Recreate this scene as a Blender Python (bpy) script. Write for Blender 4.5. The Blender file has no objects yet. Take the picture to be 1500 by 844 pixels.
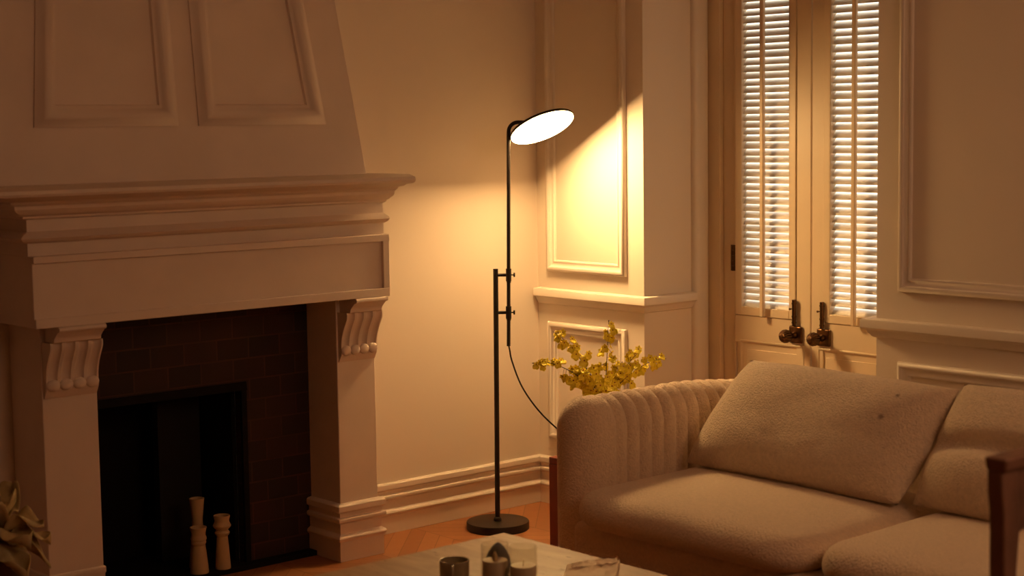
import bpy, math, random
from mathutils import Vector, Matrix, noise
random.seed(7)
S = bpy.context.scene
COL = S.collection
PI = math.pi

# ------------------------------------------------------------------ mesh helpers
class MB:
    def __init__(self):
        self.v = []; self.f = []; self.m = []; self.mi = 0
    def vert(self, p):
        self.v.append(tuple(p)); return len(self.v) - 1
    def face(self, idx):
        self.f.append(tuple(idx)); self.m.append(self.mi)
    def box(self, lo, hi):
        x0, y0, z0 = lo; x1, y1, z1 = hi
        a = [self.vert(p) for p in ((x0,y0,z0),(x1,y0,z0),(x1,y1,z0),(x0,y1,z0),(x0,y0,z1),(x1,y0,z1),(x1,y1,z1),(x0,y1,z1))]
        for q in ((0,3,2,1),(4,5,6,7),(0,1,5,4),(1,2,6,5),(2,3,7,6),(3,0,4,7)):
            self.face([a[i] for i in q])
    def hexa(self, bot, top):
        a = [self.vert(p) for p in list(bot) + list(top)]
        for q in ((0,3,2,1),(4,5,6,7),(0,1,5,4),(1,2,6,5),(2,3,7,6),(3,0,4,7)):
            self.face([a[i] for i in q])
    def quad(self, *pts):
        self.face([self.vert(p) for p in pts])
    def grid(self, rows, closed_u=False, closed_v=False):
        # rows: list of lists of points
        n = len(rows); k = len(rows[0])
        ids = [[self.vert(p) for p in r] for r in rows]
        for i in range(n if closed_v else n - 1):
            a, b = ids[i], ids[(i + 1) % n]
            for j in range(k if closed_u else k - 1):
                j2 = (j + 1) % k
                self.face((a[j], a[j2], b[j2], b[j]))
        return ids
    def lathe(self, prof, c=(0,0,0), seg=40, cap=True, rib=None):
        rows = []
        for r, z in prof:
            row = []
            for i in range(seg):
                t = 2 * PI * i / seg
                rr = r * (rib(t, z) if rib else 1)
                row.append((c[0] + rr * math.cos(t), c[1] + rr * math.sin(t), c[2] + z))
            rows.append(row)
        ids = self.grid(rows, closed_u=True)
        if cap:
            if prof[0][0] > 1e-5: self.face(list(reversed(ids[0])))
            if prof[-1][0] > 1e-5: self.face(ids[-1])
        return ids
    def tube(self, pts, r, seg=12, cap=True):
        pts = [Vector(p) for p in pts]; n = len(pts)
        rad = r if isinstance(r, (list, tuple)) else [r] * n
        rows = []; prev = None
        for i, p in enumerate(pts):
            t = (pts[min(i + 1, n - 1)] - pts[max(i - 1, 0)]).normalized()
            if prev is None:
                a = Vector((0, 0, 1)) if abs(t.z) < .9 else Vector((1, 0, 0))
                u = t.cross(a).normalized()
            else:
                u = (prev - t * prev.dot(t)).normalized()
            prev = u; w = t.cross(u)
            rows.append([p + (u * math.cos(2*PI*j/seg) + w * math.sin(2*PI*j/seg)) * rad[i] for j in range(seg)])
        ids = self.grid(rows, closed_u=True)
        if cap:
            self.face(list(reversed(ids[0]))); self.face(ids[-1])
    def sweep(self, path, prof, side=1, caps=True):
        """prof = [(out, z)] swept along a plan polyline with mitred corners; out is measured to the given side."""
        P = [Vector(p).to_2d() for p in path]; n = len(P)
        rows = []
        for o, z in prof:
            row = []
            for i, p in enumerate(P):
                ns = []
                if i > 0: d = (P[i] - P[i-1]).normalized(); ns.append(Vector((-d.y, d.x)) * side)
                if i < n - 1: d = (P[i+1] - P[i]).normalized(); ns.append(Vector((-d.y, d.x)) * side)
                if len(ns) == 2:
                    b = (ns[0] + ns[1]); b = b / b.dot(ns[0])
                else: b = ns[0]
                q = p + b * o
                row.append((q.x, q.y, z))
            rows.append(row)
        ids = self.grid(rows)
        if caps:
            self.face([r[0] for r in ids]); self.face([r[-1] for r in reversed(ids)])
    def loop_moulding(self, poly, prof, mapf):
        """picture-frame moulding round a 2D polygon (ccw); prof=[(inset, height)]; mapf(u, v, h) gives the place."""
        n = len(poly); rows = []
        P = [Vector(p) for p in poly]
        for ins, h in prof:
            row = []
            for i in range(n):
                d0 = (P[i] - P[i-1]).normalized(); d1 = (P[(i+1) % n] - P[i]).normalized()
                n0 = Vector((-d0.y, d0.x)); n1 = Vector((-d1.y, d1.x))
                b = n0 + n1; b = b / b.dot(n0)
                q = P[i] + b * ins
                row.append(mapf(q.x, q.y, h))
            rows.append(row)
        self.grid(rows, closed_u=True)
    def build(self, name, mat, parent=None, smooth=False, bevel=0, sub=0, angle=None, seg=2):
        me = bpy.data.meshes.new(name)
        me.from_pydata(self.v, [], self.f)
        mats = mat if isinstance(mat, (list, tuple)) else [mat]
        for m in mats: me.materials.append(m)
        for p, mi in zip(me.polygons, self.m): p.material_index = mi
        import bmesh
        bm = bmesh.new(); bm.from_mesh(me)
        bmesh.ops.remove_doubles(bm, verts=bm.verts, dist=1e-6)
        bmesh.ops.recalc_face_normals(bm, faces=bm.faces)
        bm.to_mesh(me); bm.free()
        if smooth or bevel:
            for p in me.polygons: p.use_smooth = True
        if smooth or bevel:
            try: me.set_sharp_from_angle(angle=math.radians(angle if angle else 40))
            except Exception: pass
        o = bpy.data.objects.new(name, me); COL.objects.link(o)
        if bevel:
            b = o.modifiers.new('bevel', 'BEVEL'); b.width = bevel; b.segments = seg; b.limit_method = 'ANGLE'; b.angle_limit = math.radians(35)
        if sub:
            s = o.modifiers.new('sub', 'SUBSURF'); s.levels = sub; s.render_levels = sub
        if parent is not None: attach(o, parent)
        return o

def attach(o, parent):
    o.parent = parent
    if parent.type == 'EMPTY': o.location = -parent.location

def thing(name, label, cat, loc, group=None):
    o = bpy.data.objects.new(name, None); COL.objects.link(o)
    o.empty_display_size = .1; o.location = loc
    return tag(o, label, cat, group)
def tag(o, label, cat, group=None, kind=None):
    o['label'] = label; o['category'] = cat
    if group: o['group'] = group
    if kind: o['kind'] = kind
    return o
def struct(o, label=None):
    o['kind'] = 'structure'
    if label: o['label'] = label
    return o

def arc(c, r0, r1, a0, a1, n):
    return [(c[0] + r0 * math.cos(math.radians(a0 + (a1 - a0) * i / n)), c[1] + r1 * math.sin(math.radians(a0 + (a1 - a0) * i / n))) for i in range(n + 1)]

# ------------------------------------------------------------------ materials
def mat(name, color, rough=.5, metal=0, bump=0, bscale=200, var=0, vscale=3, sheen=0, trans=0, spec=None, bdetail=4, coat=0, sss=0, bdist=.004):
    m = bpy.data.materials.new(name); m.use_nodes = True
    nt = m.node_tree; b = nt.nodes['Principled BSDF']
    b.inputs['Base Color'].default_value = (*color, 1); b.inputs['Roughness'].default_value = rough
    b.inputs['Metallic'].default_value = metal
    if sheen: b.inputs['Sheen Weight'].default_value = sheen; b.inputs['Sheen Roughness'].default_value = .5
    if trans: b.inputs['Transmission Weight'].default_value = trans
    if spec is not None: b.inputs['Specular IOR Level'].default_value = spec
    if coat: b.inputs['Coat Weight'].default_value = coat
    if sss:
        b.inputs['Subsurface Weight'].default_value = sss; b.inputs['Subsurface Radius'].default_value = (.02, .012, .006)
    tc = nt.nodes.new('ShaderNodeTexCoord')
    if var:
        n = nt.nodes.new('ShaderNodeTexNoise'); n.inputs['Scale'].default_value = vscale; n.inputs['Detail'].default_value = 5
        nt.links.new(tc.outputs['Object'], n.inputs['Vector'])
        r = nt.nodes.new('ShaderNodeValToRGB')
        r.color_ramp.elements[0].position = .3; r.color_ramp.elements[1].position = .7
        r.color_ramp.elements[0].color = (*[max(0, c * (1 - var)) for c in color], 1)
        r.color_ramp.elements[1].color = (*[min(1, c * (1 + var)) for c in color], 1)
        nt.links.new(n.outputs['Fac'], r.inputs['Fac']); nt.links.new(r.outputs['Color'], b.inputs['Base Color'])
    if bump:
        n = nt.nodes.new('ShaderNodeTexNoise'); n.inputs['Scale'].default_value = bscale; n.inputs['Detail'].default_value = bdetail
        nt.links.new(tc.outputs['Object'], n.inputs['Vector'])
        bp = nt.nodes.new('ShaderNodeBump'); bp.inputs['Strength'].default_value = bump; bp.inputs['Distance'].default_value = bdist
        nt.links.new(n.outputs['Fac'], bp.inputs['Height']); nt.links.new(bp.outputs['Normal'], b.inputs['Normal'])
    return m

M_wall = mat('wall_paint', (.83, .745, .65), .55, var=.02, vscale=1.5, bump=.04, bscale=90)
M_trim = mat('trim_paint', (.84, .765, .68), .45, var=.02, vscale=4)
M_fire = mat('fireplace_paint', (.78, .67, .59), .5, var=.05, vscale=5, bump=.06, bscale=40)
M_door = mat('door_paint', (.85, .70, .50), .42, var=.03, vscale=6)
M_slat = mat('slat_paint', (.86, .82, .76), .35)
M_ceil = mat('ceiling_paint', (.83, .76, .67), .7)
M_black = mat('black_powder_coat', (.016, .011, .009), .4, bump=.05, bscale=500)
M_cable = mat('black_cable', (.012, .01, .009), .5)
M_bronze = mat('aged_bronze', (.13, .07, .034), .30, metal=1, var=.3, vscale=30)
M_iron = mat('sooty_iron', (.010, .008, .007), .9, bump=.2, bscale=60, spec=.15)
M_soot = mat('soot', (.006, .005, .004), .9)
M_fabric = mat('boucle', (.80, .64, .48), .95, sheen=.3, bump=1.0, bscale=150, var=.07, vscale=90, bdetail=3, bdist=.006)
M_pillow = mat('boucle_cushion', (.82, .67, .51), .95, sheen=.3, bump=1.0, bscale=165, var=.08, vscale=70, bdetail=3, bdist=.0085)
M_fab_dark = mat('black_feet', (.02, .017, .014), .5)
M_red = mat('oxblood_lacquer', (.20, .028, .018), .45, var=.12, vscale=8)
M_wooddark = mat('dark_walnut', (.19, .095, .062), .42, var=.35, vscale=9, bump=.15, bscale=60)
M_bone = mat('bone_ceramic', (.52, .39, .23), .5, var=.05, vscale=12)
M_mug = mat('olive_glaze', (.30, .24, .14), .22, var=.15, vscale=25, coat=.4)
M_wax = mat('candle_wax', (.66, .56, .42), .45, sss=.25)
M_wick = mat('wick', (.62, .47, .28), .8)
M_slate = mat('slate_grey', (.12, .125, .14), .5, var=.15, vscale=20)
M_paper = mat('crumpled_paper', (.80, .64, .46), .7, var=.06, vscale=14)
M_petal = mat('yellow_petal', (1.0, .80, .04), .4, var=.08, vscale=60)
M_throat = mat('brown_throat', (.36, .11, .015), .6)
M_stem = mat('orchid_stem', (.10, .075, .025), .6)
M_vase = mat('glazed_vase', (.34, .27, .20), .3)
M_pale = mat('pale_dried_petal', (.46, .36, .18), .8, var=.3, vscale=14, sss=.1)
M_pot = mat('brown_clay', (.10, .05, .03), .7, var=.2, vscale=10)
M_pin = mat('steel_knob', (.05, .045, .04), .25, metal=1)

def emission(name, color, strength):
    m = bpy.data.materials.new(name); m.use_nodes = True
    nt = m.node_tree; nt.nodes.clear()
    e = nt.nodes.new('ShaderNodeEmission'); e.inputs['Color'].default_value = (*color, 1); e.inputs['Strength'].default_value = strength
    o = nt.nodes.new('ShaderNodeOutputMaterial'); nt.links.new(e.outputs[0], o.inputs['Surface'])
    return m
M_glow = emission('led_diffuser', (1, .585, .225), 105)

def glass(name):
    # thin-walled glass: clear straight through, mirror-like at glancing angles
    m = bpy.data.materials.new(name); m.use_nodes = True
    nt = m.node_tree; nt.nodes.clear(); N = nt.nodes; L = nt.links
    t = N.new('ShaderNodeBsdfTransparent'); t.inputs['Color'].default_value = (.95, .94, .91, 1)
    g = N.new('ShaderNodeBsdfGlossy'); g.inputs['Roughness'].default_value = .03
    lw = N.new('ShaderNodeLayerWeight'); lw.inputs['Blend'].default_value = .5
    pw = N.new('ShaderNodeMath'); pw.operation = 'POWER'; L.new(lw.outputs['Facing'], pw.inputs[0]); pw.inputs[1].default_value = 5
    f = N.new('ShaderNodeMath'); f.operation = 'MULTIPLY_ADD'; L.new(pw.outputs[0], f.inputs[0]); f.inputs[1].default_value = .55; f.inputs[2].default_value = .035
    x = N.new('ShaderNodeMixShader'); o = N.new('ShaderNodeOutputMaterial')
    L.new(f.outputs[0], x.inputs['Fac']); L.new(t.outputs[0], x.inputs[1]); L.new(g.outputs[0], x.inputs[2]); L.new(x.outputs[0], o.inputs['Surface'])
    return m
M_glass = glass('clear_glass')

def floor_material():
    m = bpy.data.materials.new('chevron_oak'); m.use_nodes = True
    nt = m.node_tree; b = nt.nodes['Principled BSDF']; N = nt.nodes; L = nt.links
    b.inputs['Roughness'].default_value = .38
    tc = N.new('ShaderNodeTexCoord'); sp = N.new('ShaderNodeSeparateXYZ'); L.new(tc.outputs['Object'], sp.inputs[0])
    def math_(op, a, bb=None):
        n = N.new('ShaderNodeMath'); n.operation = op
        for i, q in enumerate((a, bb)):
            if q is None: continue
            if isinstance(q, (int, float)): n.inputs[i].default_value = q
            else: L.new(q, n.inputs[i])
        return n.outputs[0]
    w = .34; p = .085
    tri = math_('PINGPONG', sp.outputs['X'], w)
    v = math_('DIVIDE', math_('ADD', sp.outputs['Y'], tri), p)
    col = math_('FLOOR', math_('DIVIDE', sp.outputs['X'], w))
    row = math_('FLOOR', v)
    fr = math_('FRACT', v)
    seam = math_('LESS_THAN', math_('MINIMUM', fr, math_('SUBTRACT', 1, fr)), .025)
    fx = math_('FRACT', math_('DIVIDE', sp.outputs['X'], w))
    seam = math_('MAXIMUM', seam, math_('LESS_THAN', math_('MINIMUM', fx, math_('SUBTRACT', 1, fx)), .006))
    cb = N.new('ShaderNodeCombineXYZ'); L.new(col, cb.inputs[0]); L.new(row, cb.inputs[1])
    wn = N.new('ShaderNodeTexWhiteNoise'); wn.noise_dimensions = '3D'; L.new(cb.outputs[0], wn.inputs['Vector'])
    nz = N.new('ShaderNodeTexNoise'); nz.inputs['Scale'].default_value = 14; nz.inputs['Detail'].default_value = 6
    mp = N.new('ShaderNodeMapping'); mp.inputs['Rotation'].default_value = (0, 0, .785); mp.inputs['Scale'].default_value = (1, 8, 1)
    L.new(tc.outputs['Object'], mp.inputs['Vector']); L.new(mp.outputs[0], nz.inputs['Vector'])
    f = math_('ADD', math_('MULTIPLY', wn.outputs['Value'], .55), math_('MULTIPLY', nz.outputs['Fac'], .5))
    r = N.new('ShaderNodeValToRGB'); r.color_ramp.elements[0].color = (.30, .115, .045, 1); r.color_ramp.elements[1].color = (.50, .22, .09, 1)
    L.new(f, r.inputs['Fac'])
    mx = N.new('ShaderNodeMix'); mx.data_type = 'RGBA'
    L.new(math_('MULTIPLY', seam, .55), mx.inputs['Factor']); L.new(r.outputs['Color'], mx.inputs['A']); mx.inputs['B'].default_value = (.12, .04, .015, 1)
    L.new(mx.outputs['Result'], b.inputs['Base Color'])
    return m
M_floor = floor_material()

def brick_material():
    m = bpy.data.materials.new('sooty_brick'); m.use_nodes = True
    nt = m.node_tree; b = nt.nodes['Principled BSDF']; N = nt.nodes; L = nt.links
    b.inputs['Roughness'].default_value = .75
    tc = N.new('ShaderNodeTexCoord'); mp = N.new('ShaderNodeMapping'); mp.inputs['Rotation'].default_value = (PI/2, 0, 0)
    L.new(tc.outputs['Object'], mp.inputs['Vector'])
    bt = N.new('ShaderNodeTexBrick'); bt.inputs['Scale'].default_value = 1
    bt.inputs['Brick Width'].default_value = .13; bt.inputs['Row Height'].default_value = .075; bt.inputs['Mortar Size'].default_value = .003
    bt.inputs['Color1'].default_value = (.022, .008, .004, 1); bt.inputs['Color2'].default_value = (.055, .017, .008, 1); bt.inputs['Mortar'].default_value = (.09, .028, .013, 1)
    L.new(mp.outputs[0], bt.inputs['Vector']); 
    nz = N.new('ShaderNodeTexNoise'); nz.inputs['Scale'].default_value = 5; L.new(tc.outputs['Object'], nz.inputs['Vector'])
    mx = N.new('ShaderNodeMix'); mx.data_type = 'RGBA'; mx.blend_type = 'MULTIPLY'; mx.inputs['Factor'].default_value = .8
    L.new(bt.outputs['Color'], mx.inputs['A']); L.new(nz.outputs['Color'], mx.inputs['B'])
    L.new(mx.outputs['Result'], b.inputs['Base Color'])
    bp = N.new('ShaderNodeBump'); bp.inputs['Strength'].default_value = .3; bp.inputs['Distance'].default_value = .004; bp.invert = True
    L.new(bt.outputs['Fac'], bp.inputs['Height']); L.new(bp.outputs['Normal'], b.inputs['Normal'])
    return m
M_brick = brick_material()

def travertine():
    m = bpy.data.materials.new('travertine'); m.use_nodes = True
    nt = m.node_tree; b = nt.nodes['Principled BSDF']; N = nt.nodes; L = nt.links
    b.inputs['Roughness'].default_value = .45
    tc = N.new('ShaderNodeTexCoord'); mp = N.new('ShaderNodeMapping'); mp.inputs['Scale'].default_value = (9, 2.2, 2); mp.inputs['Rotation'].default_value = (0, 0, .25)
    L.new(tc.outputs['Object'], mp.inputs['Vector'])
    nz = N.new('ShaderNodeTexNoise'); nz.inputs['Scale'].default_value = 2.2; nz.inputs['Detail'].default_value = 8; nz.inputs['Distortion'].default_value = .6
    L.new(mp.outputs[0], nz.inputs['Vector'])
    r = N.new('ShaderNodeValToRGB'); e = r.color_ramp.elements
    e[0].position = .3; e[0].color = (.34, .22, .13, 1); e[1].position = .68; e[1].color = (.48, .33, .21, 1)
    L.new(nz.outputs['Fac'], r.inputs['Fac'])
    n2 = N.new('ShaderNodeTexNoise'); n2.inputs['Scale'].default_value = 9; n2.inputs['Detail'].default_value = 3; L.new(mp.outputs[0], n2.inputs['Vector'])
    r2 = N.new('ShaderNodeValToRGB'); r2.color_ramp.elements[0].position = .27; r2.color_ramp.elements[1].position = .33
    L.new(n2.outputs['Fac'], r2.inputs['Fac'])
    mx = N.new('ShaderNodeMix'); mx.data_type = 'RGBA'
    L.new(r2.outputs['Color'], mx.inputs['Factor']); mx.inputs['A'].default_value = (.2, .12, .07, 1); L.new(r.outputs['Color'], mx.inputs['B'])
    L.new(mx.outputs['Result'], b.inputs['Base Color'])
    return m
M_stone = travertine()

# ------------------------------------------------------------------ room shell
XL, YF, ZC = -6.6, -7.2, 2.75           # far side wall, wall behind the viewer, ceiling
RA, RB, RD = -.606, -1.693, .36          # door recess: start, end, depth
b = MB(); b.box((XL, YF, -.1), (1.0, .6, 0)); struct(b.build('floor', M_floor))
b = MB(); b.box((XL, YF, ZC), (RD + .06, .15, ZC + .1)); struct(b.build('ceiling', M_ceil))
b = MB()                                  # back wall, with the hole of the firebox
b.box((XL, 0, 0), (-2.07, .15, ZC)); b.box((-1.43, 0, 0), (0.12, .15, ZC)); b.box((-2.07, 0, .68), (-1.43, .15, ZC))
struct(b.build('wall_back', M_wall))
b = MB()                                  # right wall, both sides of the door recess, the reveals, over the doors
b.box((0, RA, 0), (RD + .06, 0, ZC)); b.box((0, YF, 0), (RD + .06, RB, ZC)); b.box((0, RB, 2.34), (RD + .06, RA, ZC))
struct(b.build('wall_right', M_wall))
b = MB(); b.box((XL - .1, YF, 0), (XL, .15, ZC)); struct(b.build('wall_left', M_wall))
b = MB(); b.box((XL - .1, YF - .1, 0), (RD, YF, ZC)); struct(b.build('wall_front', M_wall))

BASE = [(0,.198),(.016,.197),(.022,.192),(.022,.174),(.012,.167),(.012,.153),(.021,.150),(.023,.144),(.021,.137),(.010,.130),(.008,.096),(.013,.092),(.020,.088),(.023,.081),(.020,.074),(.015,.070),(.014,.066),(.014,0),(0,0)]
b = MB(); b.sweep([(-.985, 0), (0, 0), (0, RA), (.27, RA)], BASE, side=-1); struct(b.build('baseboard_back', M_trim, bevel=.0012))
b = MB(); b.sweep([(XL, 0), (-2.33, 0)], BASE, side=-1); struct(b.build('baseboard_left', M_trim, bevel=.0012))
b = MB(); b.sweep([(.27, RB), (0, RB), (0, YF)], BASE, side=-1); struct(b.build('baseboard_right', M_trim, bevel=.0012))
RAIL = [(0,.897),(.034,.897),(.038,.895),(.040,.890),(.040,.866),(.036,.862),(.028,.860),(.024,.855),(.022,.848),(.015,.842),(.013,.836),(.006,.832),(0,.831)]
b = MB(); b.sweep([(0, -.012), (0, RA), (.262, RA)], RAIL, side=-1); struct(b.build('trim_1', M_trim, bevel=.001))
b = MB(); b.sweep([(.262, RB), (0, RB), (0, YF)], RAIL, side=-1); struct(b.build('trim_2', M_trim, bevel=.001))
PM = [(0,0),(0,.012),(.004,.019),(.010,.022),(.016,.021),(.020,.016),(.023,.011),(.032,.008),(.036,.010),(.040,.012),(.044,.010),(.046,.004),(.047,0)]
def wall_panel(name, y0, y1, z0, z1):
    b = MB(); b.loop_moulding([(y0, z0), (y1, z0), (y1, z1), (y0, z1)], PM, lambda u, v, h: (-h, u, v))
    return struct(b.build(name, M_trim, smooth=True, angle=50))
wall_panel('trim_3', -.516, -.068, .968, 2.5)
wall_panel('trim_4', -.515, -.070, .278, .760)
wall_panel('trim_5', -3.6, -1.787, .992, 2.5)
wall_panel('trim_6', -3.6, -1.787, .278, .758)

# door casing inside the recess: a rounded pilaster on each reveal and a flat frame
def casing(y, s):
    b = MB()
    pts = [(0, .268), (0, .272)]
    prof = [(.268, 0), (.268, .012), (.274, .020), (.284, .025), (.296, .026), (.320, .026), (.336, .024), (.346, .020), (.352, .012), (.352, 0)]
    rows = [[(x, y + s * h, z) for z in (0, 2.34)] for x, h in prof]
    ids = b.grid(rows)
    return b
struct(casing(RA, -1).build('trim_7', M_trim, smooth=True, angle=50))
struct(casing(RB, 1).build('trim_8', M_trim, smooth=True, angle=50))
b = MB()
b.box((RD, -.676, 0), (RD + .05, RA, 2.34)); b.box((RD, RB, 0), (RD + .05, -1.575, 2.34)); b.box((RD, -1.575, 2.27), (RD + .05, -.676, 2.34))
b.box((RD + .02, -.742, 0), (RD + .05, -.676, 2.27)); b.box((RD + .02, -1.575, 0), (RD + .05, -1.511, 2.27))
struct(b.build('trim_9', M_door, bevel=.003))

# ------------------------------------------------------------------ double doors with louvred shutters
def slat_tilt(i):
    return math.radians(51 + random.uniform(-4, 4))
def make_door(name, y_hinge, y_meet, sy0, sy1, pitch, yrod, plate_y, knob_z, label):
    lo, hi = min(y_hinge, y_meet), max(y_hinge, y_meet)
    x0, x1 = RD + .004, RD + .044
    zb, zt = .808, 2.20           # shutter opening
    s0, s1 = min(sy0, sy1), max(sy0, sy1)
    f0 = min(sy0, sy1) - .034; f1 = max(sy0, sy1) + .034
    f0 = max(f0, lo + .004); f1 = min(f1, hi - .004)
    b = MB()
    b.box((x0, lo + .001, .01), (x1, f0, 2.268)); b.box((x0, f1, .01), (x1, hi - .001, 2.268))
    b.box((x0, f0, zt), (x1, f1, 2.268)); b.box((x0, f0, .70), (x1, f1, zb)); b.box((x0, f0, .01), (x1, f1, .12))
    d = b.build(name, M_door, bevel=.002); struct(d, label)
    # raised lower panel
    b = MB()
    pl, ph = lo + .055, hi - .035
    b.box((x0 + .006, lo + .01, .115), (x1 - .006, hi - .01, .705))
    b.loop_moulding([(lo + .03, .10), (hi - .03, .10), (hi - .03, .712), (lo + .03, .712)],
                    [(0, 0), (0, -.002), (.006, -.004), (.012, .003), (.018, .005), (.030, .006)], lambda u, v, h: (x0 + h, u, v))
    b.box((x0 + .001, lo + .066, .136), (x1 - .01, hi - .066, .676))
    b.build('lower_panel', M_door, d, bevel=.003)
    # shutter frame, a hair proud, with a shadow gap round it
    b = MB(); xa, xb = RD - .001, RD + .040
    g = .0025
    b.box((xa, f0 + g, zb + g), (xb, s0, zt - g)); b.box((xa, s1, zb + g), (xb, f1 - g, zt - g))
    b.box((xa, s0, zb + g), (xb, s1, zb + .034)); b.box((xa, s0, zt - .05), (xb, s1, zt - g))
    b.build('shutter_frame', M_door, d, bevel=.0025)
    # slats: the room edge hangs low, the outer edge rides high
    b = MB()
    n = int((zt - .05 - zb - .034) / pitch)
    cx = RD + .024
    for i in range(n):
        z = zb + .034 + pitch * (i + .5) + random.uniform(-.0006, .0006)
        t = slat_tilt(i); w = .0182; th = .0032
        e = Vector((math.cos(t), 0, math.sin(t))); nn = Vector((-math.sin(t), 0, math.cos(t)))
        ring = []
        for k in range(12):
            a = 2 * PI * k / 12
            q = Vector((cx, 0, z)) + e * (w * math.cos(a)) + nn * (th * math.sin(a))
            ring.append(q)
        rows = [[(q.x, yy, q.z) for q in ring] for yy in (s0 + .001, s1 - .001)]
        ids = b.grid(rows, closed_u=True); b.face(ids[0][::-1]); b.face(ids[1])
    b.build('shutter_slats', M_slat, d, smooth=True)
    b = MB(); b.box((RD - .026, yrod - .0085, zb + .002), (RD - .010, yrod + .0085, zt - .06)); b.build('tilt_rod', M_door, d, bevel=.003)
    # lock plate, fluted knob, sliding bolt
    b = MB(); b.box((x0 - .011, plate_y - .031, knob_z - .032), (x0 + .001, plate_y + .031, knob_z + .034)); pl_ = b.build('lock_plate', M_bronze, d, bevel=.006, seg=3)
    b = MB()
    prof = [(.013, 0), (.013, .006), (.009, .012), (.009, .026), (.014, .030), (.021, .037), (.0255, .047), (.0265, .056), (.024, .066), (.018, .074), (.009, .079), (.0005, .080)]
    b.lathe(prof, seg=96, rib=lambda t, z: 1 - (.17 * (1 - abs(math.cos(8 * t))) if z > .03 else 0))
    k = b.build('knob', M_bronze, smooth=True, angle=60)
    k.matrix_world = Matrix.Translation((x0 - .010, plate_y + .002, knob_z)) @ Matrix.Rotation(-PI / 2, 4, 'Y')
    mw = k.matrix_world.copy(); k.parent = d; k.matrix_basis = mw
    b = MB(); b.tube([(x0 - .012, plate_y + .004, knob_z + .034), (x0 - .012, plate_y + .004, knob_z + .135)], .0078, 16)
    b.tube([(x0 - .012, plate_y + .004, knob_z + .100), (x0 - .026, plate_y + .012, knob_z + .100)], .0022, 8)
    b.tube([(x0 - .024, plate_y + .011, knob_z + .100), (x0 - .029, plate_y + .0135, knob_z + .100)], .0038, 10)
    for zz in (.045, .068, .118): b.tube([(x0 - .012, plate_y + .004, knob_z + zz), (x0 - .012, plate_y + .004, knob_z + zz + .006)], .0092, 16)
    b.build('bolt', M_bronze, d, smooth=True)
    # hinges on the outer stile
    for zz in (.30, 1.03, 2.13):
        s = 1 if y_hinge > y_meet else -1
        b = MB(); yy = y_hinge - .001 + .004 * s
        for q in range(5): b.tube([(RD + .001, yy, zz - .05 + q * .0205), (RD + .001, yy, zz - .05 + q * .0205 + .0195)], .0062, 12)
        b.box((RD + .0005, yy - .012, zz - .05), (RD + .003, yy + .012, zz + .052))
        b.build('hinge', M_bronze, d, smooth=True)
    return d
make_door('door_1', -.746, -1.124, -.786, -1.023, .0268, -.907, -1.058, .752, 'cream door leaf with louvred shutter, hinged beside the panelled corner')
make_door('door_2', -1.512, -1.128, -1.455, -1.216, .0285, -1.338, -1.190, .752, 'cream door leaf with louvred shutter, half hidden by the wall edge')
# glazing behind the shutters
b = MB(); b.box((RD + .075, -1.52, .75), (RD + .080, -.73, 2.28)); struct(b.build('window_1', M_glass))

# ------------------------------------------------------------------ fireplace
FX0, FX1 = -2.36, -1.005
fp = thing('fireplace', 'cream painted fireplace with stepped mantelpiece and tapering chimney hood', 'fireplace', (-1.68, -.1, 0))
PLI = [(0,.212)] + [(o * 1.0, z * 1.06) for o, z in BASE[1:-1]] + [(0,0)]
def corbel(xa, xb, y0, parent, mirror=1):
    # S-profile bracket with four flutes down its front and a moulded cap
    prof = [(.058,.905),(.060,.895),(.058,.882),(.050,.868),(.041,.852),(.032,.835),(.025,.815),(.021,.795),(.020,.780)]
    nx = 65; w = xb - xa
    b = MB()
    def flute(t):
        u = (t * 4) % 1.0
        e = .13
        if t < .02 or t > .98: return 0
        if u < e or u > 1 - e: return 0
        q = (u - e) / (1 - 2 * e)
        return math.sqrt(max(0, 1 - (2 * q - 1) ** 2))
    rows = []
    for o, z in prof:
        row = [(xa, y0 + .002, z)]
        for i in range(nx):
            t = i / (nx - 1)
            row.append((xa + w * t, y0 - o + .013 * flute(t), z))
        row.append((xb, y0 + .002, z)); rows.append(row)
    b.grid(rows)
    # beads closing the flutes
    top = b
    for q in range(4):
        cx_ = xa + w * (q + .5) / 4; pr = []
        rr = w / 8 * 1.08
        rows = []
        for k in range(9):
            a = PI * k / 8
            rows.append([(cx_ + rr * math.sin(a) * math.cos(2*PI*j/16), y0 - .021 - .011 * math.sin(a) * math.sin(2*PI*j/16), .767 - .019 * math.cos(a)) for j in range(16)])
        b.grid(rows, closed_u=True)
    b.box((xa, y0 - .020, .752), (xb, y0 + .002, .782))
    b.hexa([(xa, y0 - .004, .725), (xb, y0 - .004, .725), (xb, y0 + .002, .725), (xa, y0 + .002, .725)],
           [(xa, y0 - .020, .752), (xb, y0 - .020, .752), (xb, y0 + .002, .752), (xa, y0 + .002, .752)])
    cap = [(0,.958),(.100,.958),(.106,.954),(.107,.948),(.103,.943),(.092,.940),(.088,.936),(.080,.930),(.074,.924),(.068,.918),(.066,.908),(.060,.904),(0,.904)]
    # cap returns a little on both cheeks
    b.sweep([(xa + .010, y0 + .0), (xa + .010, y0), (xb - .010, y0), (xb - .010, y0 + .0)][1:3], [(o, z) for o, z in cap], side=-1)
    return b.build('corbel', M_fire, parent, smooth=True, angle=35)
def pier(xa, xb, zs, os_):
    b = MB(); b.box((xa, -.223, 0), (xb, -.002, .958))
    p = b.build('pier', M_fire, fp, bevel=.003)
    b = MB()
    path = [(xa, -.03), (xa, -.223), (xb, -.223), (xb, -.03)]
    b.sweep(path, [(o * os_, z * zs) for o, z in PLI], side=-1); b.build('plinth', M_fire, p, bevel=.001)
    corbel(xa + .006, xb - .004, -.223, p)
    return p
pier(-1.178, -1.010, 1, 1)
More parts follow.
